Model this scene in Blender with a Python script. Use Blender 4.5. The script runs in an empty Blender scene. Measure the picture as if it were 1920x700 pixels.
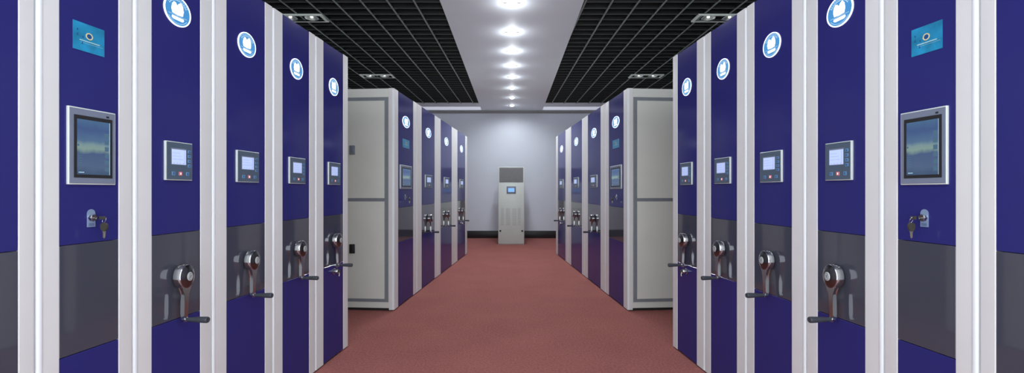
import bpy, bmesh, math, random
from mathutils import Vector, Matrix
random.seed(4)
C = bpy.context.scene.collection
sc = bpy.context.scene
PI = math.pi

# ------------------------------------------------------------------ materials
def s2l(c):
    return tuple((x/255/12.92 if x/255 <= .04045 else ((x/255+.055)/1.055)**2.4) for x in c) + (1,)

def new_mat(name):
    m = bpy.data.materials.new(name); m.use_nodes = True
    nt = m.node_tree
    return m, nt, nt.nodes['Principled BSDF']

def mat(name, rgb, rough=.5, metal=0, noise=0, nscale=20, coat=0, bump=0, bscale=200, emit=0, ecol=None, spec=.5, stretch=None):
    m, nt, b = new_mat(name)
    col = s2l(rgb)
    b.inputs['Base Color'].default_value = col
    b.inputs['Roughness'].default_value = rough
    b.inputs['Metallic'].default_value = metal
    b.inputs['Specular IOR Level'].default_value = spec
    b.inputs['Coat Weight'].default_value = coat
    b.inputs['Coat Roughness'].default_value = .03
    tc = nt.nodes.new('ShaderNodeTexCoord')
    src = tc.outputs['Object']
    if stretch:
        mp = nt.nodes.new('ShaderNodeMapping'); mp.inputs['Scale'].default_value = stretch
        nt.links.new(src, mp.inputs['Vector']); src = mp.outputs['Vector']
    n = nt.nodes.new('ShaderNodeTexNoise'); n.inputs['Scale'].default_value = nscale
    n.inputs['Detail'].default_value = 4
    nt.links.new(src, n.inputs['Vector'])
    r = nt.nodes.new('ShaderNodeValToRGB')
    k = noise
    r.color_ramp.elements[0].position = .3; r.color_ramp.elements[1].position = .7
    r.color_ramp.elements[0].color = tuple(x*(1-k) for x in col[:3]) + (1,)
    r.color_ramp.elements[1].color = tuple(min(1, x*(1+k)) for x in col[:3]) + (1,)
    nt.links.new(n.outputs['Fac'], r.inputs['Fac'])
    nt.links.new(r.outputs['Color'], b.inputs['Base Color'])
    if bump:
        n2 = nt.nodes.new('ShaderNodeTexNoise'); n2.inputs['Scale'].default_value = bscale
        nt.links.new(src, n2.inputs['Vector'])
        bp = nt.nodes.new('ShaderNodeBump'); bp.inputs['Strength'].default_value = bump
        bp.inputs['Distance'].default_value = .01
        nt.links.new(n2.outputs['Fac'], bp.inputs['Height']); nt.links.new(bp.outputs['Normal'], b.inputs['Normal'])
    if emit:
        b.inputs['Emission Color'].default_value = s2l(ecol or rgb)
        b.inputs['Emission Strength'].default_value = emit
    return m

def screen_mat(name, stops, strength):
    """a lit screen showing a picture of horizontal colour bands with soft cloudy edges"""
    m, nt, b = new_mat(name)
    tc = nt.nodes.new('ShaderNodeTexCoord'); sp = nt.nodes.new('ShaderNodeSeparateXYZ')
    nt.links.new(tc.outputs['Generated'], sp.inputs['Vector'])
    n = nt.nodes.new('ShaderNodeTexNoise'); n.inputs['Scale'].default_value = 3.2; n.inputs['Detail'].default_value = 3
    nt.links.new(tc.outputs['Generated'], n.inputs['Vector'])
    ma = nt.nodes.new('ShaderNodeMath'); ma.operation = 'MULTIPLY_ADD'; ma.inputs[1].default_value = .16; ma.inputs[2].default_value = -.08
    nt.links.new(n.outputs['Fac'], ma.inputs[0])
    ad = nt.nodes.new('ShaderNodeMath'); ad.operation = 'ADD'
    nt.links.new(ma.outputs[0], ad.inputs[0]); nt.links.new(sp.outputs['Z'], ad.inputs[1])
    r = nt.nodes.new('ShaderNodeValToRGB')
    el = r.color_ramp.elements
    while len(el) < len(stops): el.new(.5)
    for e, (p, c) in zip(el, stops):
        e.position = p; e.color = s2l(c)
    nt.links.new(ad.outputs[0], r.inputs['Fac'])
    b.inputs['Base Color'].default_value = (.01, .012, .015, 1)
    b.inputs['Roughness'].default_value = .25
    nt.links.new(r.outputs['Color'], b.inputs['Emission Color'])
    b.inputs['Emission Strength'].default_value = strength
    return m

M = dict(
    post=mat('cream_enamel', (210, 208, 207), .38, noise=.02, nscale=6, spec=.4),
    edge=mat('white_edge_highlight', (222, 225, 227), .4, noise=.01, nscale=6),
    sheet=mat('grey_cream_sheet', (208, 208, 200), .45, noise=.03, nscale=3),
    seal=mat('grey_seal_strip', (120, 124, 130), .5, noise=.05),
    blue=mat('royal_blue_gloss', (44, 43, 106), .13, noise=.03, nscale=2, spec=.14),
    char=mat('charcoal_gloss', (66, 67, 78), .05, noise=.05, nscale=2, spec=.5, coat=.4),
    plinth=mat('plinth_black', (22, 20, 20), .7, noise=.1),
    silver=mat('silver_bezel', (216, 222, 216), .3, metal=.2, noise=.02),
    bez=mat('blue_grey_bezel', (112, 120, 138), .45, noise=.03),
    black=mat('matte_black', (30, 30, 32), .5, noise=.1),
    cface=mat('slate_faceplate', (74, 88, 104), .4, noise=.05),
    btn=mat('blue_key', (86, 128, 168), .4, noise=.05),
    btnd=mat('dark_key_mark', (28, 52, 110), .4, noise=.05),
    red=mat('red_key', (214, 120, 128), .4, noise=.05),
    chrome=mat('chrome', (190, 190, 192), .14, metal=1, noise=.03),
    chromed=mat('dark_chrome', (112, 110, 110), .2, metal=1, noise=.06, nscale=60),
    pale=mat('pale_disc', (176, 180, 178), .4, metal=.2, noise=.15, nscale=80),
    rubber=mat('grip_rubber', (52, 55, 62), .5, noise=.1, nscale=60),
    keyhead=mat('key_plastic', (56, 54, 44), .45, noise=.1, nscale=80),
    brass=mat('key_metal', (186, 178, 150), .3, metal=.8, noise=.1, nscale=80),
    plate=mat('steel_lock_plate', (140, 160, 188), .3, metal=.3, noise=.08),
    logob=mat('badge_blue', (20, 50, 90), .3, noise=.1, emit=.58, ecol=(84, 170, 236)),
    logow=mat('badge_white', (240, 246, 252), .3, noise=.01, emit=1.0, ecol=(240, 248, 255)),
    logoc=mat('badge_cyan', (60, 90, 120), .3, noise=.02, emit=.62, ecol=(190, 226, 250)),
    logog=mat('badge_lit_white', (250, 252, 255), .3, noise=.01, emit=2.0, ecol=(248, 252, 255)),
    stick=mat('teal_sticker', (32, 128, 168), .35, noise=.3, nscale=22),
    stickl=mat('sticker_print', (176, 205, 200), .4, noise=.05),
    stickd=mat('sticker_print_dark', (24, 76, 130), .4, noise=.05),
    gold=mat('seal_gold', (214, 196, 150), .4, noise=.05),
    lcd=mat('lcd_lavender', (170, 185, 225), .3, noise=.03, nscale=60, emit=.42, ecol=(176, 192, 232)),
    lcdd=mat('lcd_pixels', (140, 155, 205), .3, noise=.03, emit=.4, ecol=(150, 166, 214)),
    screen=screen_mat('touch_picture', [(0, (62, 88, 120)), (.16, (84, 104, 138)), (.38, (74, 96, 136)), (.46, (136, 164, 156)), (.54, (128, 156, 160)), (.62, (84, 116, 152)), (.85, (66, 92, 142)), (1, (76, 112, 150))], .7),
    scrbtn=mat('screen_menu', (40, 60, 72), .3, noise=.05, emit=.5, ecol=(84, 116, 140)),
    scrlt=mat('screen_light_line', (150, 178, 190), .3, noise=.05, emit=.45, ecol=(140, 170, 190)),
    wall=mat('painted_wall', (206, 211, 222), .7, noise=.015, nscale=2, bump=.05),
    white=mat('white_paint', (236, 245, 252), .6, noise=.01, nscale=2),
    cove=mat('lit_cove_diffuser', (226, 230, 240), .5, noise=.01, emit=.4, ecol=(226, 232, 246)),
    cornice=mat('grey_cornice', (150, 154, 156), .6, noise=.02),
    skirt=mat('black_skirting', (24, 24, 26), .4, noise=.1),
    slab=mat('black_void_paint', (14, 14, 14), .9, noise=.1),
    bar=mat('grid_bar_grey', (132, 140, 137), .5, noise=.08, nscale=3),
    web=mat('grid_web_black', (30, 31, 31), .6, noise=.08, nscale=3),
    cross=mat('grid_cross_grey', (76, 78, 77), .6, noise=.08, nscale=3),
    lframe=mat('lamp_frame', (234, 240, 232), .4, noise=.02),
    bulb=mat('lit_lamp', (255, 255, 255), .3, noise=.01, emit=14, ecol=(250, 252, 255)),
    refl=mat('lamp_reflector', (235, 237, 238), .3, metal=1, noise=.05),
    hal=mat('halogen_burner', (250, 250, 245), .3, noise=.01, emit=2.0, ecol=(250, 250, 240)),
    ac=mat('grey_ac_enamel', (196, 202, 198), .4, noise=.03, nscale=4),
    acd=mat('ac_grille_grey', (120, 120, 122), .5, noise=.06),
    acs=mat('ac_slot', (174, 179, 175), .5, noise=.05),
    acscr=mat('ac_display', (110, 160, 215), .3, noise=.1, nscale=30, emit=.6, ecol=(110, 165, 225)),
)

def carpet():
    m, nt, b = new_mat('red_carpet')
    tc = nt.nodes.new('ShaderNodeTexCoord')
    def noise(sc_, det, sx=1, sy=1):
        mp = nt.nodes.new('ShaderNodeMapping'); mp.inputs['Scale'].default_value = (sx, sy, 1)
        n = nt.nodes.new('ShaderNodeTexNoise'); n.inputs['Scale'].default_value = sc_; n.inputs['Detail'].default_value = det
        nt.links.new(tc.outputs['Object'], mp.inputs['Vector']); nt.links.new(mp.outputs['Vector'], n.inputs['Vector'])
        return n.outputs['Fac']
    a = noise(60, 6); c = noise(260, 3); d = noise(2.0, 3)
    mx = nt.nodes.new('ShaderNodeMath'); mx.operation = 'ADD'
    nt.links.new(a, mx.inputs[0]); nt.links.new(c, mx.inputs[1])
    m2 = nt.nodes.new('ShaderNodeMath'); m2.operation = 'MULTIPLY_ADD'; m2.inputs[1].default_value = .45
    nt.links.new(mx.outputs[0], m2.inputs[0])
    m3 = nt.nodes.new('ShaderNodeMath'); m3.operation = 'MULTIPLY'; m3.inputs[1].default_value = .12
    nt.links.new(d, m3.inputs[0]); nt.links.new(m3.outputs[0], m2.inputs[2])
    r = nt.nodes.new('ShaderNodeValToRGB')
    r.color_ramp.elements[0].position = .36; r.color_ramp.elements[0].color = s2l((128, 75, 70))
    r.color_ramp.elements[1].position = .66; r.color_ramp.elements[1].color = s2l((172, 110, 104))
    nt.links.new(m2.outputs[0], r.inputs['Fac']); nt.links.new(r.outputs['Color'], b.inputs['Base Color'])
    b.inputs['Roughness'].default_value = .95; b.inputs['Specular IOR Level'].default_value = .1
    bp = nt.nodes.new('ShaderNodeBump'); bp.inputs['Strength'].default_value = .5; bp.inputs['Distance'].default_value = .004
    nt.links.new(c, bp.inputs['Height']); nt.links.new(bp.outputs['Normal'], b.inputs['Normal'])
    return m
M['carpet'] = carpet()

# ------------------------------------------------------------------ mesh helpers
def box(bm, x0, x1, y0, y1, z0, z1):
    v = [bm.verts.new(p) for p in ((x0,y0,z0),(x1,y0,z0),(x1,y1,z0),(x0,y1,z0),(x0,y0,z1),(x1,y0,z1),(x1,y1,z1),(x0,y1,z1))]
    for f in ((3,2,1,0),(4,5,6,7),(0,1,5,4),(1,2,6,5),(2,3,7,6),(3,0,4,7)):
        bm.faces.new([v[i] for i in f])

def bbox(x0, x1, y0, y1, z0, z1, bevel=0, seg=2):
    bm = bmesh.new(); box(bm, x0, x1, y0, y1, z0, z1)
    if bevel: bmesh.ops.bevel(bm, geom=bm.edges[:], offset=bevel, segments=seg, affect='EDGES', profile=.5)
    return bm

def prism(bm, pts, y0, y1):
    """pts in the face plane (x,z), extruded from y0 (front) to y1"""
    a = [bm.verts.new((x, y0, z)) for x, z in pts]; b = [bm.verts.new((x, y1, z)) for x, z in pts]
    n = len(pts)
    bm.faces.new(a); bm.faces.new(b[::-1])
    for i in range(n): bm.faces.new((a[i], b[i], b[(i+1) % n], a[(i+1) % n]))

def ell(cx, cz, rx, rz, n=40, a0=0, a1=2*PI):
    full = abs(a1-a0-2*PI) < 1e-6
    k = n if full else n+1
    return [(cx+rx*math.cos(a0+(a1-a0)*i/n), cz+rz*math.sin(a0+(a1-a0)*i/n)) for i in range(k)]

def ring(bm, cx, cz, rx, rz, w, y0, y1, n=48, a0=0, a1=2*PI):
    """flat band between two ellipses, front at y0, back at y1"""
    full = abs(a1-a0-2*PI) < 1e-6
    o = ell(cx, cz, rx, rz, n, a0, a1); i_ = ell(cx, cz, rx*(1-w), rz*(1-w), n, a0, a1)
    vs = [[bm.verts.new((x, y, z)) for x, z in L] for L, y in ((o, y0), (i_, y0), (i_, y1), (o, y1))]
    m = len(o)
    for k in range(m if full else m-1):
        q = (k+1) % m
        for a in range(4):
            b = (a+1) % 4
            bm.faces.new((vs[a][k], vs[a][q], vs[b][q], vs[b][k]))
    if not full:
        for k in (0, m-1): bm.faces.new([vs[a][k] for a in range(4)])

def lathe(bm, prof, cx=0, cz=0, n=32, sx=1, axis='y'):
    """prof = [(radius, y)] revolved about the axis; radius 0 closes"""
    rows = []
    for r, y in prof:
        if r < 1e-6:
            rows.append([bm.verts.new((cx, y, cz) if axis == 'y' else (cx, cz, y))])
        else:
            row = []
            for k in range(n):
                a = 2*PI*k/n
                p, q = cx+r*sx*math.cos(a), cz+r*math.sin(a)
                row.append(bm.verts.new((p, y, q) if axis == 'y' else (p, q, y)))
            rows.append(row)
    for A, B in zip(rows, rows[1:]):
        if len(A) == 1 and len(B) == 1: continue
        for k in range(n):
            q = (k+1) % n
            if len(A) == 1: bm.faces.new((A[0], B[k], B[q]))
            elif len(B) == 1: bm.faces.new((A[k], A[q], B[0]))
            else: bm.faces.new((A[k], A[q], B[q], B[k]))

def tube(bm, pts, r, n=10):
    rows = []
    for i, p in enumerate(pts):
        p = Vector(p); a = Vector(pts[max(0, i-1)]); b = Vector(pts[min(len(pts)-1, i+1)])
        t = (b-a).normalized(); u = t.orthogonal().normalized() if abs(t.z) > .9 else t.cross(Vector((0,0,1))).normalized()
        w = t.cross(u)
        rows.append([bm.verts.new(p + r*(math.cos(2*PI*k/n)*u + math.sin(2*PI*k/n)*w)) for k in range(n)])
    for A, B in zip(rows, rows[1:]):
        for k in range(n): bm.faces.new((A[k], A[(k+1) % n], B[(k+1) % n], B[k]))
    bm.faces.new(rows[0][::-1]); bm.faces.new(rows[-1])

def obj(name, bm, m, parent=None, loc=(0, 0, 0), smooth=True):
    bmesh.ops.recalc_face_normals(bm, faces=bm.faces[:])
    for f in bm.faces: f.smooth = smooth
    for e in bm.edges:
        if len(e.link_faces) == 2 and e.calc_face_angle(0) > math.radians(32): e.smooth = False
    me = bpy.data.meshes.new(name); bm.to_mesh(me); bm.free()
    me.materials.append(m)
    o = bpy.data.objects.new(name, me); C.objects.link(o); o.location = loc
    if parent: o.parent = parent
    return o

def tag(o, label, cat, group=None):
    o['label'] = label; o['category'] = cat
    if group: o['group'] = group
    return o

def empty(name, loc, rz=0):
    o = bpy.data.objects.new(name, None); C.objects.link(o); o.location = loc; o.rotation_euler = (0, 0, rz)
    o.empty_display_size = .1
    return o

def struct(name, bm, m, parent=None):
    o = obj(name, bm, m, parent)
    o['kind'] = 'structure'
    return o

# ------------------------------------------------------------------ the room (camera at the origin of x and y, looking along +y)
EYE = 1.295; HC = 2.19; CZ = EYE + HC; YB = 12.4
struct('floor', bbox(-4.5, 4.5, -.3, YB+.1, -.1, 0), M['carpet'])
struct('wall_back', bbox(-4.6, 4.6, YB, YB+.12, 0, CZ+.4), M['wall'])
struct('wall_left', bbox(-4.62, -4.5, -.5, YB+.12, 0, CZ+.4), M['wall'])
struct('wall_right', bbox(4.5, 4.62, -.5, YB+.12, 0, CZ+.4), M['wall'])
struct('baseboard_back', bbox(-4.5, 4.5, YB-.02, YB, 0, .2, .004), M['skirt'])
def cornice():
    bm = bmesh.new()
    pr = [(YB, CZ-.075), (YB-.02, CZ-.075), (YB-.03, CZ-.055), (YB-.09, CZ-.03), (YB-.1, CZ-.012), (YB-.1, CZ), (YB, CZ)]
    a = [bm.verts.new((-4.5, y, z)) for y, z in pr]; b = [bm.verts.new((4.5, y, z)) for y, z in pr]
    bm.faces.new(a); bm.faces.new(b[::-1])
    for i in range(len(pr)): bm.faces.new((a[i], b[i], b[(i+1) % len(pr)], a[(i+1) % len(pr)]))
    return bm
struct('trim_1', cornice(), M['cornice'])
YG = 11.42                       # where the open cell grids end
ceil = struct('ceiling', bbox(-4.5, 4.5, 0, YB, CZ+.26, CZ+.36), M['slab'])
struct('soffit', bbox(-.83, .83, 0, YB, CZ, CZ+.26), M['white'], ceil)
def border(s):
    bm = bmesh.new()
    x0, x1 = sorted((s*.83, s*4.5))
    box(bm, x0, x1, YG, YG+.46, CZ+.012, CZ+.26)
    box(bm, x0, x1, YB-.12, YB, CZ, CZ+.26)
    return bm
for s in (-1, 1):
    bp_ = struct('border_panel', border(s), M['white'], ceil)
    xa_, xb_ = sorted((s*.835, s*4.45))
    struct('cove_lamp', bbox(xa_, xb_, YG+.46, YB-.12, CZ+.005, CZ+.05), M['cove'], bp_)
def grid(s):
    """open cell ceiling: dark webs with a lighter flange along the lower edge"""
    lw, lf, cw, cf = (bmesh.new() for _ in range(4))
    SL, SP, X0, Y0 = .027, .309, (.971 if s < 0 else 1.0), .3
    def slab(bm, xn, yn, xf, y1, t, z0, z1):
        P = [(s*(xn-t), yn), (s*(xn+t), yn), (s*(xf+t), y1), (s*(xf-t), y1)]
        lo = [bm.verts.new((x, y, z0)) for x, y in P]; hi = [bm.verts.new((x, y, z1)) for x, y in P]
        bm.faces.new(lo); bm.faces.new(hi[::-1])
        for i in range(4): bm.faces.new((lo[i], hi[i], hi[(i+1) % 4], lo[(i+1) % 4]))
    for k in range(-1, 12):
        xf = X0 + SP*k; xn = xf + SL*(YG-Y0); yn = Y0
        if xf > 4.45: continue
        if xn > 4.45: yn = YG-(4.45-xf)/SL; xn = 4.45
        slab(lw, xn, yn, xf, YG-.002, .006, CZ+.015, CZ+.075)
        slab(lf, xn, yn, xf, YG-.002, .0105, CZ+.010, CZ+.015)
    k = -26
    while True:
        y = 5.293 + .1824*k; k += 1
        if y > YG-.02: break
        if y < .35: continue
        x0, x1 = sorted((s*.831, s*4.49))
        box(cw, x0, x1, y-.004, y+.004, CZ+.0165, CZ+.075)
        box(cf, x0, x1, y-.006, y+.006, CZ+.0125, CZ+.0165)
    g = struct('open_cell_grid', lf, M['bar'], ceil)
    for nm, bm, mt in (('bar_webs', lw, 'web'), ('cross_webs', cw, 'web'), ('cross_flanges', cf, 'cross')): struct(nm, bm, M[mt], g)
for s in (-1, 1): grid(s)

# ------------------------------------------------------------------ lights set in the ceiling
names = ['nearest', 'second', 'third', 'fourth', 'fifth', 'sixth', 'seventh', 'farthest']
def spot(loc, energy, size, rad, col=(.91, .96, 1), blend=1):
    l = bpy.data.lights.new('lamp_light', 'SPOT'); l.energy = energy; l.spot_size = math.radians(size); l.spot_blend = blend
    l.shadow_soft_size = rad; l.color = col
    o = bpy.data.objects.new('lamp_light', l); C.objects.link(o); o.location = loc
    return o
DL = [5.28, 6.25, 7.1, 7.92, 8.72, 9.65, 10.64, 11.6]
ords = ['first', 'second', 'third', 'fourth', 'fifth', 'sixth', 'seventh', 'eighth']
E_DL = 56
for i, y in enumerate(DL):
    t = empty('downlight', (0, y, CZ))
    tag(t, f'round lit downlight in the pale ceiling strip, {ords[i]} of eight counted from the camera end', 'ceiling light', 'downlights along the ceiling strip')
    bm = bmesh.new(); lathe(bm, [(.062, .006), (.062, -.004), (.058, -.007), (.051, -.006), (.050, .006)], n=36, axis='z'); obj('trim_ring', bm, M['lframe'], t)
    bm = bmesh.new(); lathe(bm, [(.049, .004), (.047, -.014), (.036, -.026), (.02, -.032), (0, -.034)], n=32, axis='z'); obj('lamp', bm, M['bulb'], t)
    for s in (-1, 1):
        bm = bmesh.new()
        prof = [(.062, .014), (.098, .006), (.098, -.006), (.062, -.014)]
        lo = [bm.verts.new((s*x, y_, -.006)) for x, y_ in prof]; hi = [bm.verts.new((s*x, y_, 0.003)) for x, y_ in prof]
        bm.faces.new(lo); bm.faces.new(hi[::-1])
        for q in range(4): bm.faces.new((lo[q], hi[q], hi[(q+1) % 4], lo[(q+1) % 4]))
        obj('spring_clip', bm, M['seal'], t)
    spot((0, y, CZ-.06), E_DL*(.4, .55, .75, .95, 1.0, .95, .8, .5)[i], 142 if i < 3 else 174, .06, blend=1 if i < 3 else .6)
    pl = bpy.data.lights.new('lamp_glow', 'POINT'); pl.energy = (2.4, 2.2, 2.0, 1.7, 1.4, 1.0, .6, .4)[i]; pl.shadow_soft_size = .03; pl.color = (.93, .97, 1)
    po = bpy.data.objects.new('lamp_glow', pl); C.objects.link(po); po.location = (0, y, CZ-.11)
for y in (1.6, 2.5, 3.45, 4.36):       # the same row of lamps goes on over the viewer's head
    spot((0, y, CZ-.06), E_DL*.35, 142, .06)

def grille_light(x, y, label):
    t = empty('grille_light', (x, y, CZ+.01)); tag(t, label, 'ceiling light', 'twin recessed grille lights')
    W, D = .31, .12
    bm = bmesh.new()
    for a in ((-W, W, -D, -D+.03), (-W, W, D-.03, D), (-W, -W+.035, -D+.03, D-.03), (W-.035, W, -D+.03, D-.03)):
        box(bm, *a, -.014, .004)
    bmesh.ops.remove_doubles(bm, verts=bm.verts[:], dist=1e-5)
    obj('frame', bm, M['lframe'], t)
    obj('housing', bbox(-W+.03, W-.03, -D+.025, D-.025, .05, .2), M['black'], t)
    for sx in (-1, 1):
        bm = bmesh.new()
        lathe(bm, [(.082, .0), (.086, -.004), (.082, -.008), (.066, .012), (.04, .03), (.02, .036), (.0, .038)], cx=sx*.135, n=32, axis='z')
        r = obj('reflector', bm, M['refl'], t)
        bm = bmesh.new(); lathe(bm, [(0, -.004), (.014, .0), (.018, .012), (.014, .034)], cx=sx*.135, n=16, axis='z'); obj('burner', bm, M['hal'], r)
    for px in (-.14, .14): spot((x+px, y, CZ-.03), 14, 110, .06)
grille_light(-2.68, 5.76, 'white framed twin lamp in the black grid above the near cabinets, left of the strip')
grille_light(2.63, 5.76, 'white framed twin lamp in the black grid above the near cabinets, right of the strip')
grille_light(-2.576, 8.68, 'white framed twin lamp in the black grid above the far cabinets, left of the strip')
grille_light(2.563, 8.68, 'white framed twin lamp in the black grid above the far cabinets, right of the strip')

# ------------------------------------------------------------------ shelving units
H = 2.4; SEAM1 = 1.107; SEAM2 = .723; DEPTH = 2.2
class Side:
    def __init__(s, m, x0, k):
        s.m, s.x0, s.k = m, x0, k          # front plane: x = x0 + k*y
        s.cos = 1/math.sqrt(1+k*k); s.th = math.atan(abs(k))
        s.rz = (PI/2-s.th) if m > 0 else -(PI/2-s.th)
    def pt(s, y): return (s.x0+s.k*y, y, 0)
LEFT = Side(1, -1.654, .079); RIGHT = Side(-1, 1.621, -.0774)

def post_bm(xn, xf, m, near):
    """upright with a rounded outer edge; xn = outer edge of the unit, xf = edge against the panels"""
    bm = bmesh.new()
    sgn = 1 if xf > xn else -1
    r = .017 if near else .009
    pts = []
    for k in range(7):
        a = PI/2*k/6
        pts.append((xn+sgn*(r-r*math.cos(a)), r-r*math.sin(a)))
    pts = [(xn, .055)] + pts + [(xf-sgn*.002, 0), (xf, .002), (xf, .055)]
    lo = [bm.verts.new((x, y, .012)) for x, y in pts]; hi = [bm.verts.new((x, y, H)) for x, y in pts]
    bm.faces.new(lo); bm.faces.new(hi[::-1]); n = len(pts)
    for i in range(n): bm.faces.new((lo[i], lo[(i+1) % n], hi[(i+1) % n], hi[i]))
    return bm

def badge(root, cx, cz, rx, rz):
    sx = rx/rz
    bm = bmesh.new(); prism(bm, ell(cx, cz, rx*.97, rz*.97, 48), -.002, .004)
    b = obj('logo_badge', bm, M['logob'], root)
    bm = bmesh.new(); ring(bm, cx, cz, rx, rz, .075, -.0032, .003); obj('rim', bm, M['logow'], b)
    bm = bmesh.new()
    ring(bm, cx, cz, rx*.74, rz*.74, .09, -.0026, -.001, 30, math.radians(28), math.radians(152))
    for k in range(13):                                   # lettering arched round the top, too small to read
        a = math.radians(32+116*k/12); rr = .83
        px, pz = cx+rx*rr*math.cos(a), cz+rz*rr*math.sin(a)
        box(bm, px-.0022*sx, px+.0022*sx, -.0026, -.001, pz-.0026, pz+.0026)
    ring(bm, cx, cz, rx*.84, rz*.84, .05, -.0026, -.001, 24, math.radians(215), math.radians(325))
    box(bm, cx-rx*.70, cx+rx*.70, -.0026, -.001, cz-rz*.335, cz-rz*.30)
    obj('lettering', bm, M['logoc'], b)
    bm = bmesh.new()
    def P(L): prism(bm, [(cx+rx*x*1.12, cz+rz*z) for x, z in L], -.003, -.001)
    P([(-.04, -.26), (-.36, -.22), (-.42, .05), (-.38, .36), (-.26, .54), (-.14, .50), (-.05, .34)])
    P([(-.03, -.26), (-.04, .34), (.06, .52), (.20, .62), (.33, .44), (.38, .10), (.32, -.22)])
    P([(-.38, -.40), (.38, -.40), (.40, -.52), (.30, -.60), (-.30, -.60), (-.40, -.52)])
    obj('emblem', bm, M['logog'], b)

def control_panel(root, cx, cz, w, h):
    b = obj('control_panel', bbox(cx-w/2, cx+w/2, -.0085, .004, cz-h/2, cz+h/2, .002), M['silver'], root)
    X = lambda f: cx-w/2+w*f
    Z = lambda f: cz+h/2-h*f
    obj('faceplate', bbox(X(.02), X(.98), -.0102, -.008, Z(.98), Z(.02), .0008, 1), M['cface'], b)
    bm = bmesh.new()
    box(bm, X(.17), X(.75), -.0108, -.0095, Z(.60), Z(.165))
    obj('screen_surround', bm, M['bez'], b)
    bm = bmesh.new(); box(bm, X(.195), X(.725), -.0113, -.010, Z(.585), Z(.20)); sN = obj('screen', bm, M['lcd'], b)
    bm = bmesh.new()
    for q in range(4): box(bm, X(.25+.12*q), X(.29+.12*q), -.0116, -.0111, Z(.565), Z(.545))
    for q in range(3): box(bm, X(.22), X(.50+.06*q), -.0116, -.0111, Z(.30+.08*q), Z(.29+.08*q))
    box(bm, X(.655), X(.67), -.0116, -.0111, Z(.57), Z(.215))
    obj('display_marks', bm, M['lcdd'], sN)
    for q in range(4):
        f = .235+.125*q
        bt = obj('button', bbox(X(.80), X(.915), -.0118, -.0095, Z(f+.042), Z(f-.042), .0008, 1), M['btn'], b)
        bt2 = bmesh.new()
        k = .035
        shapes = [[(0, 1), (-1, -1), (1, -1)], [(-1, .9), (1, .2), (-1, -.9)], [(-1, 0), (.9, .9), (.9, -.9)], [(-1, -.6), (1, -.6), (1, .6), (-1, .6)]]
        prism(bt2, [(X(.8575)+x*w*k*.8, Z(f)+z*h*k*.6) for x, z in shapes[q]], -.0121, -.0116)
        obj('button_mark', bt2, M['btnd'], b)
    for f, mt in ((.26, 'btn'), (.52, 'red'), (.79, 'btn')):
        obj('button', bbox(X(f-.06), X(f+.06), -.0118, -.0095, Z(.875), Z(.775), .0008, 1), M[mt], b)
        bt2 = bmesh.new(); box(bt2, X(f-.012), X(f+.012), -.0121, -.0116, Z(.85), Z(.80))
        obj('button_mark', bt2, M['btnd' if mt == 'btn' else 'logow'], b)

def touch_screen(root, cx, cz, w, h):
    X = lambda f: cx-w/2+w*f
    Z = lambda f: cz+h/2-h*f
    b = obj('touchscreen', bbox(cx-w/2, cx+w/2, -.0065, .004, cz-h/2, cz+h/2, .002, 3), M['silver'], root)
    obj('bezel', bbox(X(.018), X(.982), -.0078, -.006, Z(.985), Z(.015), .001, 1), M['bez'], b)
    bm = bmesh.new()
    x0, x1, z0, z1 = X(.10), X(.91), Z(.91), Z(.10)
    a0, a1, c0, c1 = X(.155), X(.855), Z(.868), Z(.15)
    for q in ((x0, x1, c1, z1), (x0, x1, z0, c0), (x0, a0, c0, c1), (a1, x1, c0, c1)):
        box(bm, q[0], q[1], -.0092, -.007, q[2], q[3])
    bmesh.ops.remove_doubles(bm, verts=bm.verts[:], dist=1e-6)
    obj('black_surround', bm, M['black'], b)
    bm = bmesh.new(); box(bm, a0, a1, -.0086, -.0074, c0, c1); s_ = obj('screen', bm, M['screen'], b)
    for q in range(6):
        f = .30+.092*q
        bm = bmesh.new(); box(bm, X(.74), X(.83), -.0089, -.0084, Z(f+.06), Z(f))
        obj('menu_key', bm, M['scrbtn'], b)
    bm = bmesh.new()
    box(bm, X(.165), X(.20), -.0089, -.0084, Z(.50), Z(.475))
    for q in range(6): box(bm, X(.17), X(.26), -.0089, -.0084, Z(.60+.03*q), Z(.59+.03*q))
    obj('screen_menu', bm, M['scrbtn'], s_)
    bm = bmesh.new()
    box(bm, X(.19), X(.30), -.0089, -.0084, Z(.845), Z(.835)); box(bm, a1-.002, a1, -.0089, -.0084, c0, c1)
    obj('light_lines', bm, M['scrlt'], s_)
    bm = bmesh.new(); box(bm, X(.78), X(.84), -.0081, -.0076, Z(.085), Z(.06)); obj('maker_mark', bm, M['black'], b)

def sticker(root, cx, cz, w, h):
    X = lambda f: cx-w/2+w*f
    Z = lambda f: cz+h/2-h*f
    bm = bmesh.new(); box(bm, X(0), X(1), -.0005, .004, Z(1), Z(0)); b = obj('sticker', bm, M['stick'], root)
    bm = bmesh.new(); ring(bm, X(.5), Z(.42), w*.115, h*.125, .30, -.0012, 0, 30); obj('seal_ring', bm, M['gold'], b)
    bm = bmesh.new(); prism(bm, ell(X(.5), Z(.42), w*.07, h*.075, 20), -.001, 0)
    obj('seal_centre', bm, M['stickd'], b)
    bm = bmesh.new()
    f = .2
    while f < .82:
        q = .012+.014*random.random(); box(bm, X(f), X(f+q), -.001, 0, Z(.64), Z(.605)); f += q+.008
    box(bm, X(.22), X(.95), -.001, 0, Z(.70), Z(.694))
    obj('printed_line', bm, M['stickl'], b)
    bm = bmesh.new()
    for px, pz, hh in ((.13, .32, .08), (.13, .50, .09), (.30, .53, .07), (.28, .76, .09)):
        prism(bm, [(X(px-.02), Z(pz)), (X(px+.02), Z(pz)), (X(px+.012), Z(pz-hh)), (X(px-.012), Z(pz-hh))], -.001, 0)
    obj('printed_marks', bm, M['stickd'], b)

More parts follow.
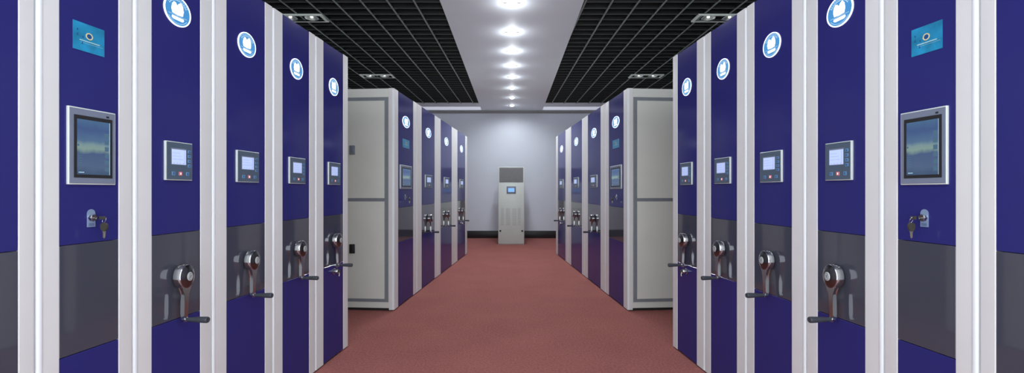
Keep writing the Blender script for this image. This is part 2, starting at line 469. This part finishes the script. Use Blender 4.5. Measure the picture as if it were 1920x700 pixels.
def crank(root, cx, cz, m, sx=1):
    bm = bmesh.new()
    lathe(bm, [(.02, .004), (.02, -.010), (.05, -.011), (.054, -.014), (.054, -.043), (.0515, -.047), (.03, -.055), (.0215, -.057), (0, -.057)], cx, cz, 48, sx)
    c = obj('crank', bm, M['chrome'], root)
    bm = bmesh.new(); lathe(bm, [(.0505, -.0475), (.032, -.0554), (.024, -.0576), (0, -.0576)], cx, cz, 40, sx)
    obj('hub_face', bm, M['chromed'], c)
    bm = bmesh.new(); lathe(bm, [(.0195, -.056), (.0195, -.0605), (.0175, -.0618), (0, -.062)], cx, cz, 32, sx)
    d = obj('hub_disc', bm, M['pale'], c)
    bm = bmesh.new(); ring(bm, cx, cz, .016*sx, .016, .16, -.0625, -.0615, 24)
    prism(bm, [(cx-.006*sx, cz-.008), (cx+.002*sx, cz-.008), (cx+.007*sx, cz+.006), (cx+.002*sx, cz+.009), (cx-.006*sx, cz+.003)], -.0625, -.0615)
    obj('disc_print', bm, M['seal'], c)
    # arm hangs down, leaning a little to the near end of the bank
    bm = bmesh.new(); tilt = -m*.042
    prof = [(.046, -.020), (.033, -.046), (.0195, -.064), (.0155, -.080), (.0145, -.12), (.013, -.165), (.0135, -.185)]
    R = [(x, z) for x, z in prof] + [(.0135*math.cos(a), -.190-.0125*math.sin(a)) for a in (.5, 1.0, 1.57, 2.14, 2.64)] + [(-x, z) for x, z in prof[::-1]]
    ax = min(sx, 1.25)
    prism(bm, [(cx+ax*x-tilt*z, cz+z) for x, z in R], -.046, -.027)
    bmesh.ops.bevel(bm, geom=[e for e in bm.edges if abs(e.verts[0].co.y-e.verts[1].co.y) < 1e-6], offset=.004, segments=3, affect='EDGES')
    obj('crank_arm', bm, M['chrome'], c)
    gx, gz = cx+tilt*.19, cz-.190
    bm = bmesh.new(); lathe(bm, [(0, -.044), (.009, -.044), (.0095, -.05), (.0085, -.052), (.009, -.058), (.0125, -.10), (.0140, -.138), (.0138, -.146), (.0120, -.150), (.006, -.1505), (.005, -.149), (0, -.149)], gx, gz, 24)
    obj('grip', bm, M['rubber'], c)
    bm = bmesh.new(); lathe(bm, [(0, -.036), (.0105, -.036), (.0105, -.049), (.008, -.051), (0, -.051)], gx, gz, 20)
    obj('grip_collar', bm, M['chrome'], c)

def key_lock(root, cx, cz):
    bm = bmesh.new()
    w, hb, ht = .014, -.033, .015
    prism(bm, [(cx-w, cz+hb), (cx+w, cz+hb)] + ell(cx, cz+ht, w, .016, 16, 0, PI), -.0015, .004)
    b = obj('lock', bm, M['plate'], root)
    bm = bmesh.new(); lathe(bm, [(.0135, 0), (.0135, -.009), (.0115, -.013), (.009, -.013), (.009, -.011), (0, -.011)], cx, cz, 8); obj('barrel', bm, M['chrome'], b)
    bm = bmesh.new()
    for k in range(3): box(bm, cx-.010, cx+.010, -.0022, 0, cz-.0215-.004*k, cz-.020-.004*k)
    obj('plate_print', bm, M['btnd'], b)

def key_set(root, cx, cz, label):
    mw = Matrix.Translation(root.location) @ Matrix.Rotation(root.rotation_euler.z, 4, 'Z')
    t = empty('key_set', mw @ Vector((cx, -.011, cz)), root.rotation_euler.z)
    tag(t, label, 'keys', 'key sets hanging in the cabinet locks')
    k1 = obj('inserted_key', bbox(-.0012, .0012, -.022, .0005, -.0022, .0022, .0005, 1), M['chromed'], t)
    bm = bmesh.new()
    L = [(-.022, -.005), (-.018, -.0055)] + [(-.040+.004*math.cos(a), .006*math.sin(a)) for a in (-1.9, -2.4, PI, 2.4, 1.9)] + [(-.018, .0055), (-.022, .005)]
    a = [bm.verts.new((-.002, y, z)) for y, z in L]; b = [bm.verts.new((.002, y, z)) for y, z in L]
    bm.faces.new(a); bm.faces.new(b[::-1])
    for i in range(len(L)): bm.faces.new((a[i], b[i], b[(i+1) % len(L)], a[(i+1) % len(L)]))
    obj('inserted_key_head', bm, M['keyhead'], t)
    bm = bmesh.new()
    tube(bm, [(.004*math.cos(q), -.040+.006*math.sin(q), -.008+.010*math.cos(q)) for q in [2*PI*i/18 for i in range(19)]], .0009, 6)
    obj('key_ring', bm, M['chrome'], t)
    bm = bmesh.new()
    L = [(-.040+.0135*math.cos(q)*(1 if math.sin(q) > 0 else .95), -.031+(.014 if math.sin(q) > 0 else .018)*math.sin(q)) for q in [2*PI*i/24 for i in range(24)]]
    a = [bm.verts.new((-.003, y, z)) for y, z in L]; b = [bm.verts.new((.003, y, z)) for y, z in L]
    bm.faces.new(a); bm.faces.new(b[::-1])
    for i in range(len(L)): bm.faces.new((a[i], b[i], b[(i+1) % len(L)], a[(i+1) % len(L)]))
    obj('hanging_key_head', bm, M['keyhead'], t)
    bm = bmesh.new()
    L = [(-.046, -.048), (-.034, -.048), (-.034, -.052), (-.036, -.053), (-.036, -.070), (-.0395, -.074), (-.043, -.071), (-.043, -.066), (-.0445, -.064), (-.043, -.061), (-.0445, -.058), (-.044, -.053), (-.046, -.052)]
    a = [bm.verts.new((-.001, y, z)) for y, z in L]; b = [bm.verts.new((.001, y, z)) for y, z in L]
    bm.faces.new(a); bm.faces.new(b[::-1])
    for i in range(len(L)): bm.faces.new((a[i], b[i], b[(i+1) % len(L)], a[(i+1) % len(L)]))
    obj('hanging_key_blade', bm, M['brass'], t)

def base_lock(root, cx, cz, m):
    bm = bmesh.new(); lathe(bm, [(.024, .004), (.024, -.004), (.018, -.007), (.0175, -.030), (.015, -.035), (0, -.035)], cx, cz, 20)
    l = obj('lock', bm, M['chrome'], root)
    bm = bmesh.new(); lathe(bm, [(.008, .0), (.008, -.016), (.014, -.018), (.014, -.030), (.011, -.034), (0, -.034)], cx-m*.002, cz+.044, 16)
    obj('lock_knob', bm, M['chrome'], l)
    bm = bmesh.new(); box(bm, cx-.0015, cx+.0015, -.052, -.030, cz-.011, cz+.011)
    bmesh.ops.bevel(bm, geom=bm.edges[:], offset=.0008, segments=1, affect='EDGES')
    obj('lock_key', bm, M['keyhead'], l)
    bm = bmesh.new(); tube(bm, [(cx+.002, -.040, cz-.006), (cx-m*.004, -.046, cz-.022), (cx-m*.006, -.045, cz-.036)], .003, 8)
    obj('key_bit', bm, M['brass'], l)

def side_panel(root, xs, m, latches):
    """the bare steel side facing the cross aisle; xs = x of the near side, outward is -m"""
    def sb(d0, d1, y0, y1, z0, z1):     # d = distance out of the panel
        return tuple(sorted((xs-m*d0, xs-m*d1))) + (y0, y1, z0, z1)
    p = obj('side_panel', bbox(*sb(-.012, -.003, .056, DEPTH, .03, H-.002), .001, 1), M['sheet'], root)
    Y0, Y1 = .062, DEPTH-.03
    bars = bmesh.new()
    box(bars, *sb(-.004, .0005, Y0, Y0+.040, .095, 2.305))
    box(bars, *sb(-.004, .0005, Y0+.040, Y1, 2.268, 2.305))
    box(bars, *sb(-.004, .0005, Y0+.040, Y1, 1.180, 1.215))
    box(bars, *sb(-.004, .0005, Y0+.040, Y1, .095, .128))
    obj('seal_strip', bars, M['seal'], p)
    bm = bmesh.new()
    box(bm, *sb(-.004, .0025, Y0+.042, Y1, 1.217, 2.266)); box(bm, *sb(-.004, .0025, Y0+.042, Y1, .130, 1.178))
    obj('inset_sheet', bm, M['sheet'], p)
    if latches:
        for z in (1.735, .667):
            l = obj('latch', bbox(*sb(.0, .016, .43, .49, z-.05, z+.05), .004), M['seal' if z > 1 else 'black'], p)
            obj('latch_tongue', bbox(*sb(.014, .026, .44, .465, z-.03, z+.03), .004), M['black' if z < 1 else 'bez'], p)

NEAR = [(1.10, 1.17, 1.417, 1.466), (1.466, 1.536, 1.748, 1.809), (1.809, 1.894, 2.159, 2.235), (2.235, 2.335, 2.652, 2.727), (2.727, 2.828, 3.144, 3.228), (3.228, 3.343, 3.665, 3.757)]
FAR = [(4.871, 5.012, 5.576, 5.721), (5.721, 5.944, 6.628, 6.818), (6.818, 7.0, 7.805, 8.07), (8.07, 8.298, 9.08, 9.304)]
CPW = {2: .146, 3: .182, 4: .19, 5: .193, 7: .37, 8: .37, 9: .39}
def unit(S, i, label):
    far = i >= 6
    y0, b0, b1, y1 = (NEAR+FAR)[i]
    yc = (y0+y1)/2
    root = empty('mobile_shelving_unit', S.pt(yc), S.rz)
    tag(root, label, 'shelving unit', 'blue and grey mobile archive shelving units')
    L = lambda y: S.m*(y-yc)/S.cos
    g = .0012*S.m
    xn, xf, bn, bf = L(y0)+g, L(y1)-g, L(b0), L(b1)
    xa, xb = sorted((xn, xf)); pa, pb = sorted((bn, bf))
    obj('body', bbox(xa+.012, xb-.004, .05, DEPTH, .03, H-.004), M['sheet'], root)
    obj('plinth', bbox(xa+.02, xb-.02, .03, DEPTH-.03, 0, .03), M['plinth'], root)
    obj('upright', post_bm(xn, bn, S.m, True), M['post'], root)
    obj('upright', post_bm(xf, bf, S.m, False), M['post'], root)
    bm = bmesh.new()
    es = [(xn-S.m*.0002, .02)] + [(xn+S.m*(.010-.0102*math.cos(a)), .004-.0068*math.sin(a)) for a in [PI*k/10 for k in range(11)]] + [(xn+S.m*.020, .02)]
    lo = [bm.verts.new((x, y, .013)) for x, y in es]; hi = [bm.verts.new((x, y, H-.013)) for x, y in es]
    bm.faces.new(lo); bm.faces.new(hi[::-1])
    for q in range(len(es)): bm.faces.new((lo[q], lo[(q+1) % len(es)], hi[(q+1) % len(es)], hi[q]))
    obj('edge_highlight_strip', bm, M['edge'], root)  # lighter strip added to give the rounded near edge its bright highlight
    for nm, z0, z1, mt in (('lower_panel', .014, SEAM2-.0012, 'blue'), ('middle_panel', SEAM2+.0012, SEAM1-.0008, 'char'), ('upper_panel', SEAM1+.0008, H-.001, 'blue')):
        obj(nm, bbox(pa+.0005, pb-.0005, .0015, .048, z0, z1, .0012, 1), M[mt], root)
    cx = (bn+bf)/2
    if i == 0:
        return root
    if i in (1, 6):
        kx = 2.1 if far else 1
        touch_screen(root, L(1.6435) if not far else L(5.285), 1.453, .171 if not far else .43, .272)
        sticker(root, L(1.635) if not far else L(5.29), 1.843, .112 if not far else .25, .10)
        ky = L(1.642) if not far else L(5.26)
        key_lock(root, ky, 1.197 if not far else 1.225)
        key_set(root, ky, 1.197 if not far else 1.225, KEYLAB[(S.m, far)])
    else:
        control_panel(root, cx, 1.427, CPW[i], .171)
        crank(root, cx, .913, S.m, {2: .78, 3: .82, 4: .9, 5: 1.0}.get(i, 1.6))
        if i in (5, 9): base_lock(root, cx, .672, S.m)
    if i != 1:
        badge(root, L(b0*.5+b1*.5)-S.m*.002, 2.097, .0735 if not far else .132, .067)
    if i == 6: side_panel(root, xn, S.m, S.m > 0)
    return root

KEYLAB = {}
for m, w in ((1, 'left'), (-1, 'right')):
    KEYLAB[(m, False)] = f'dark headed key pair in the lock below the large near touchscreen, {w} of the aisle'
    KEYLAB[(m, True)] = f'tiny key pair in the lock of the far touchscreen unit, {w} of the aisle'
LAB = [
    'plain blue shelving unit cut off by the {w} edge of the photo',
    '{w} near shelving unit with large touchscreen, teal sticker and hanging keys',
    '{w} crank shelving unit right behind the near touchscreen unit, badge cut off above',
    '{w} crank shelving unit second behind the near touchscreen unit',
    '{w} crank shelving unit third behind the near touchscreen unit, beside the bank end',
    '{w} near bank end shelving unit with a small lock below its crank',
    '{w} far touchscreen shelving unit with a grey panelled side facing the cross aisle',
    '{w} far crank shelving unit right behind the far touchscreen unit',
    '{w} far crank shelving unit between two crank units, last but one before the back wall',
    '{w} far crank shelving unit closest to the back wall',
]
for S, w in ((LEFT, 'left'), (RIGHT, 'right')):
    for i in range(10): unit(S, i, LAB[i].format(w=w))

# ------------------------------------------------------------------ air conditioner at the back wall
def air_con():
    t = empty('air_conditioner', (-.018, 10.9, 0))
    tag(t, 'tall pale grey floor standing air conditioner in front of the back wall', 'air conditioner')
    W, D = .315, .46
    obj('body', bbox(-W, W, .012, D, 0, 1.87, .008), M['ac'], t)
    bm = bmesh.new()
    box(bm, -.285, .285, 0, .014, 1.505, 1.855)
    obj('air_outlet', bm, M['acd'], t)
    bm = bmesh.new()
    for k in range(11): box(bm, -.275, .275, -.006, .002, 1.52+.03*k, 1.531+.03*k)
    obj('outlet_slats', bm, M['acd'], t)
    obj('front_panel', bbox(-W+.006, W-.006, 0, .014, .02, 1.49, .004), M['ac'], t)
    d = obj('display', bbox(-.112, .112, -.008, .004, 1.225, 1.40, .003), M['bez'], t)
    bm = bmesh.new(); box(bm, -.075, .075, -.0095, -.006, 1.265, 1.36); obj('display_screen', bm, M['acscr'], d)
    for cx_ in (-.215, -.075, .075, .19):
        wd = .05 if abs(cx_) < .1 else .035
        bm = bmesh.new()
        for k in range(14): box(bm, cx_-wd, cx_+wd, -.003, .002, .47+.03*k, .483+.03*k)
        obj('air_inlet', bm, M['acs'], t)
    for s in (-1, 1):
        bm = bmesh.new(); lathe(bm, [(.022, .004), (.022, -.012), (.018, -.016), (0, -.016)], s*.262, .33, 16)
        obj('panel_knob', bm, M['black'], t)
air_con()

# ------------------------------------------------------------------ even world light added as fill through the end left open behind the viewer, camera
w = bpy.data.worlds.new('World'); sc.world = w; w.use_nodes = True
bg = w.node_tree.nodes['Background']; bg.inputs['Color'].default_value = (.86, .93, 1, 1); bg.inputs['Strength'].default_value = 2.8

cam = bpy.data.cameras.new('Camera'); co = bpy.data.objects.new('Camera', cam); C.objects.link(co)
co.location = (0, 0, EYE); co.rotation_euler = (PI/2, 0, 0)
cam.sensor_fit = 'HORIZONTAL'; cam.sensor_width = 36; cam.lens = 36*850/1920
cam.shift_y = 8/1920; cam.clip_start = .02
sc.camera = co
sc.view_settings.view_transform = 'Standard'; sc.view_settings.look = 'None'
sc.view_settings.gamma = 1; sc.view_settings.use_curve_mapping = False
sc.view_settings.exposure = .23
sc.cycles.max_bounces = 8
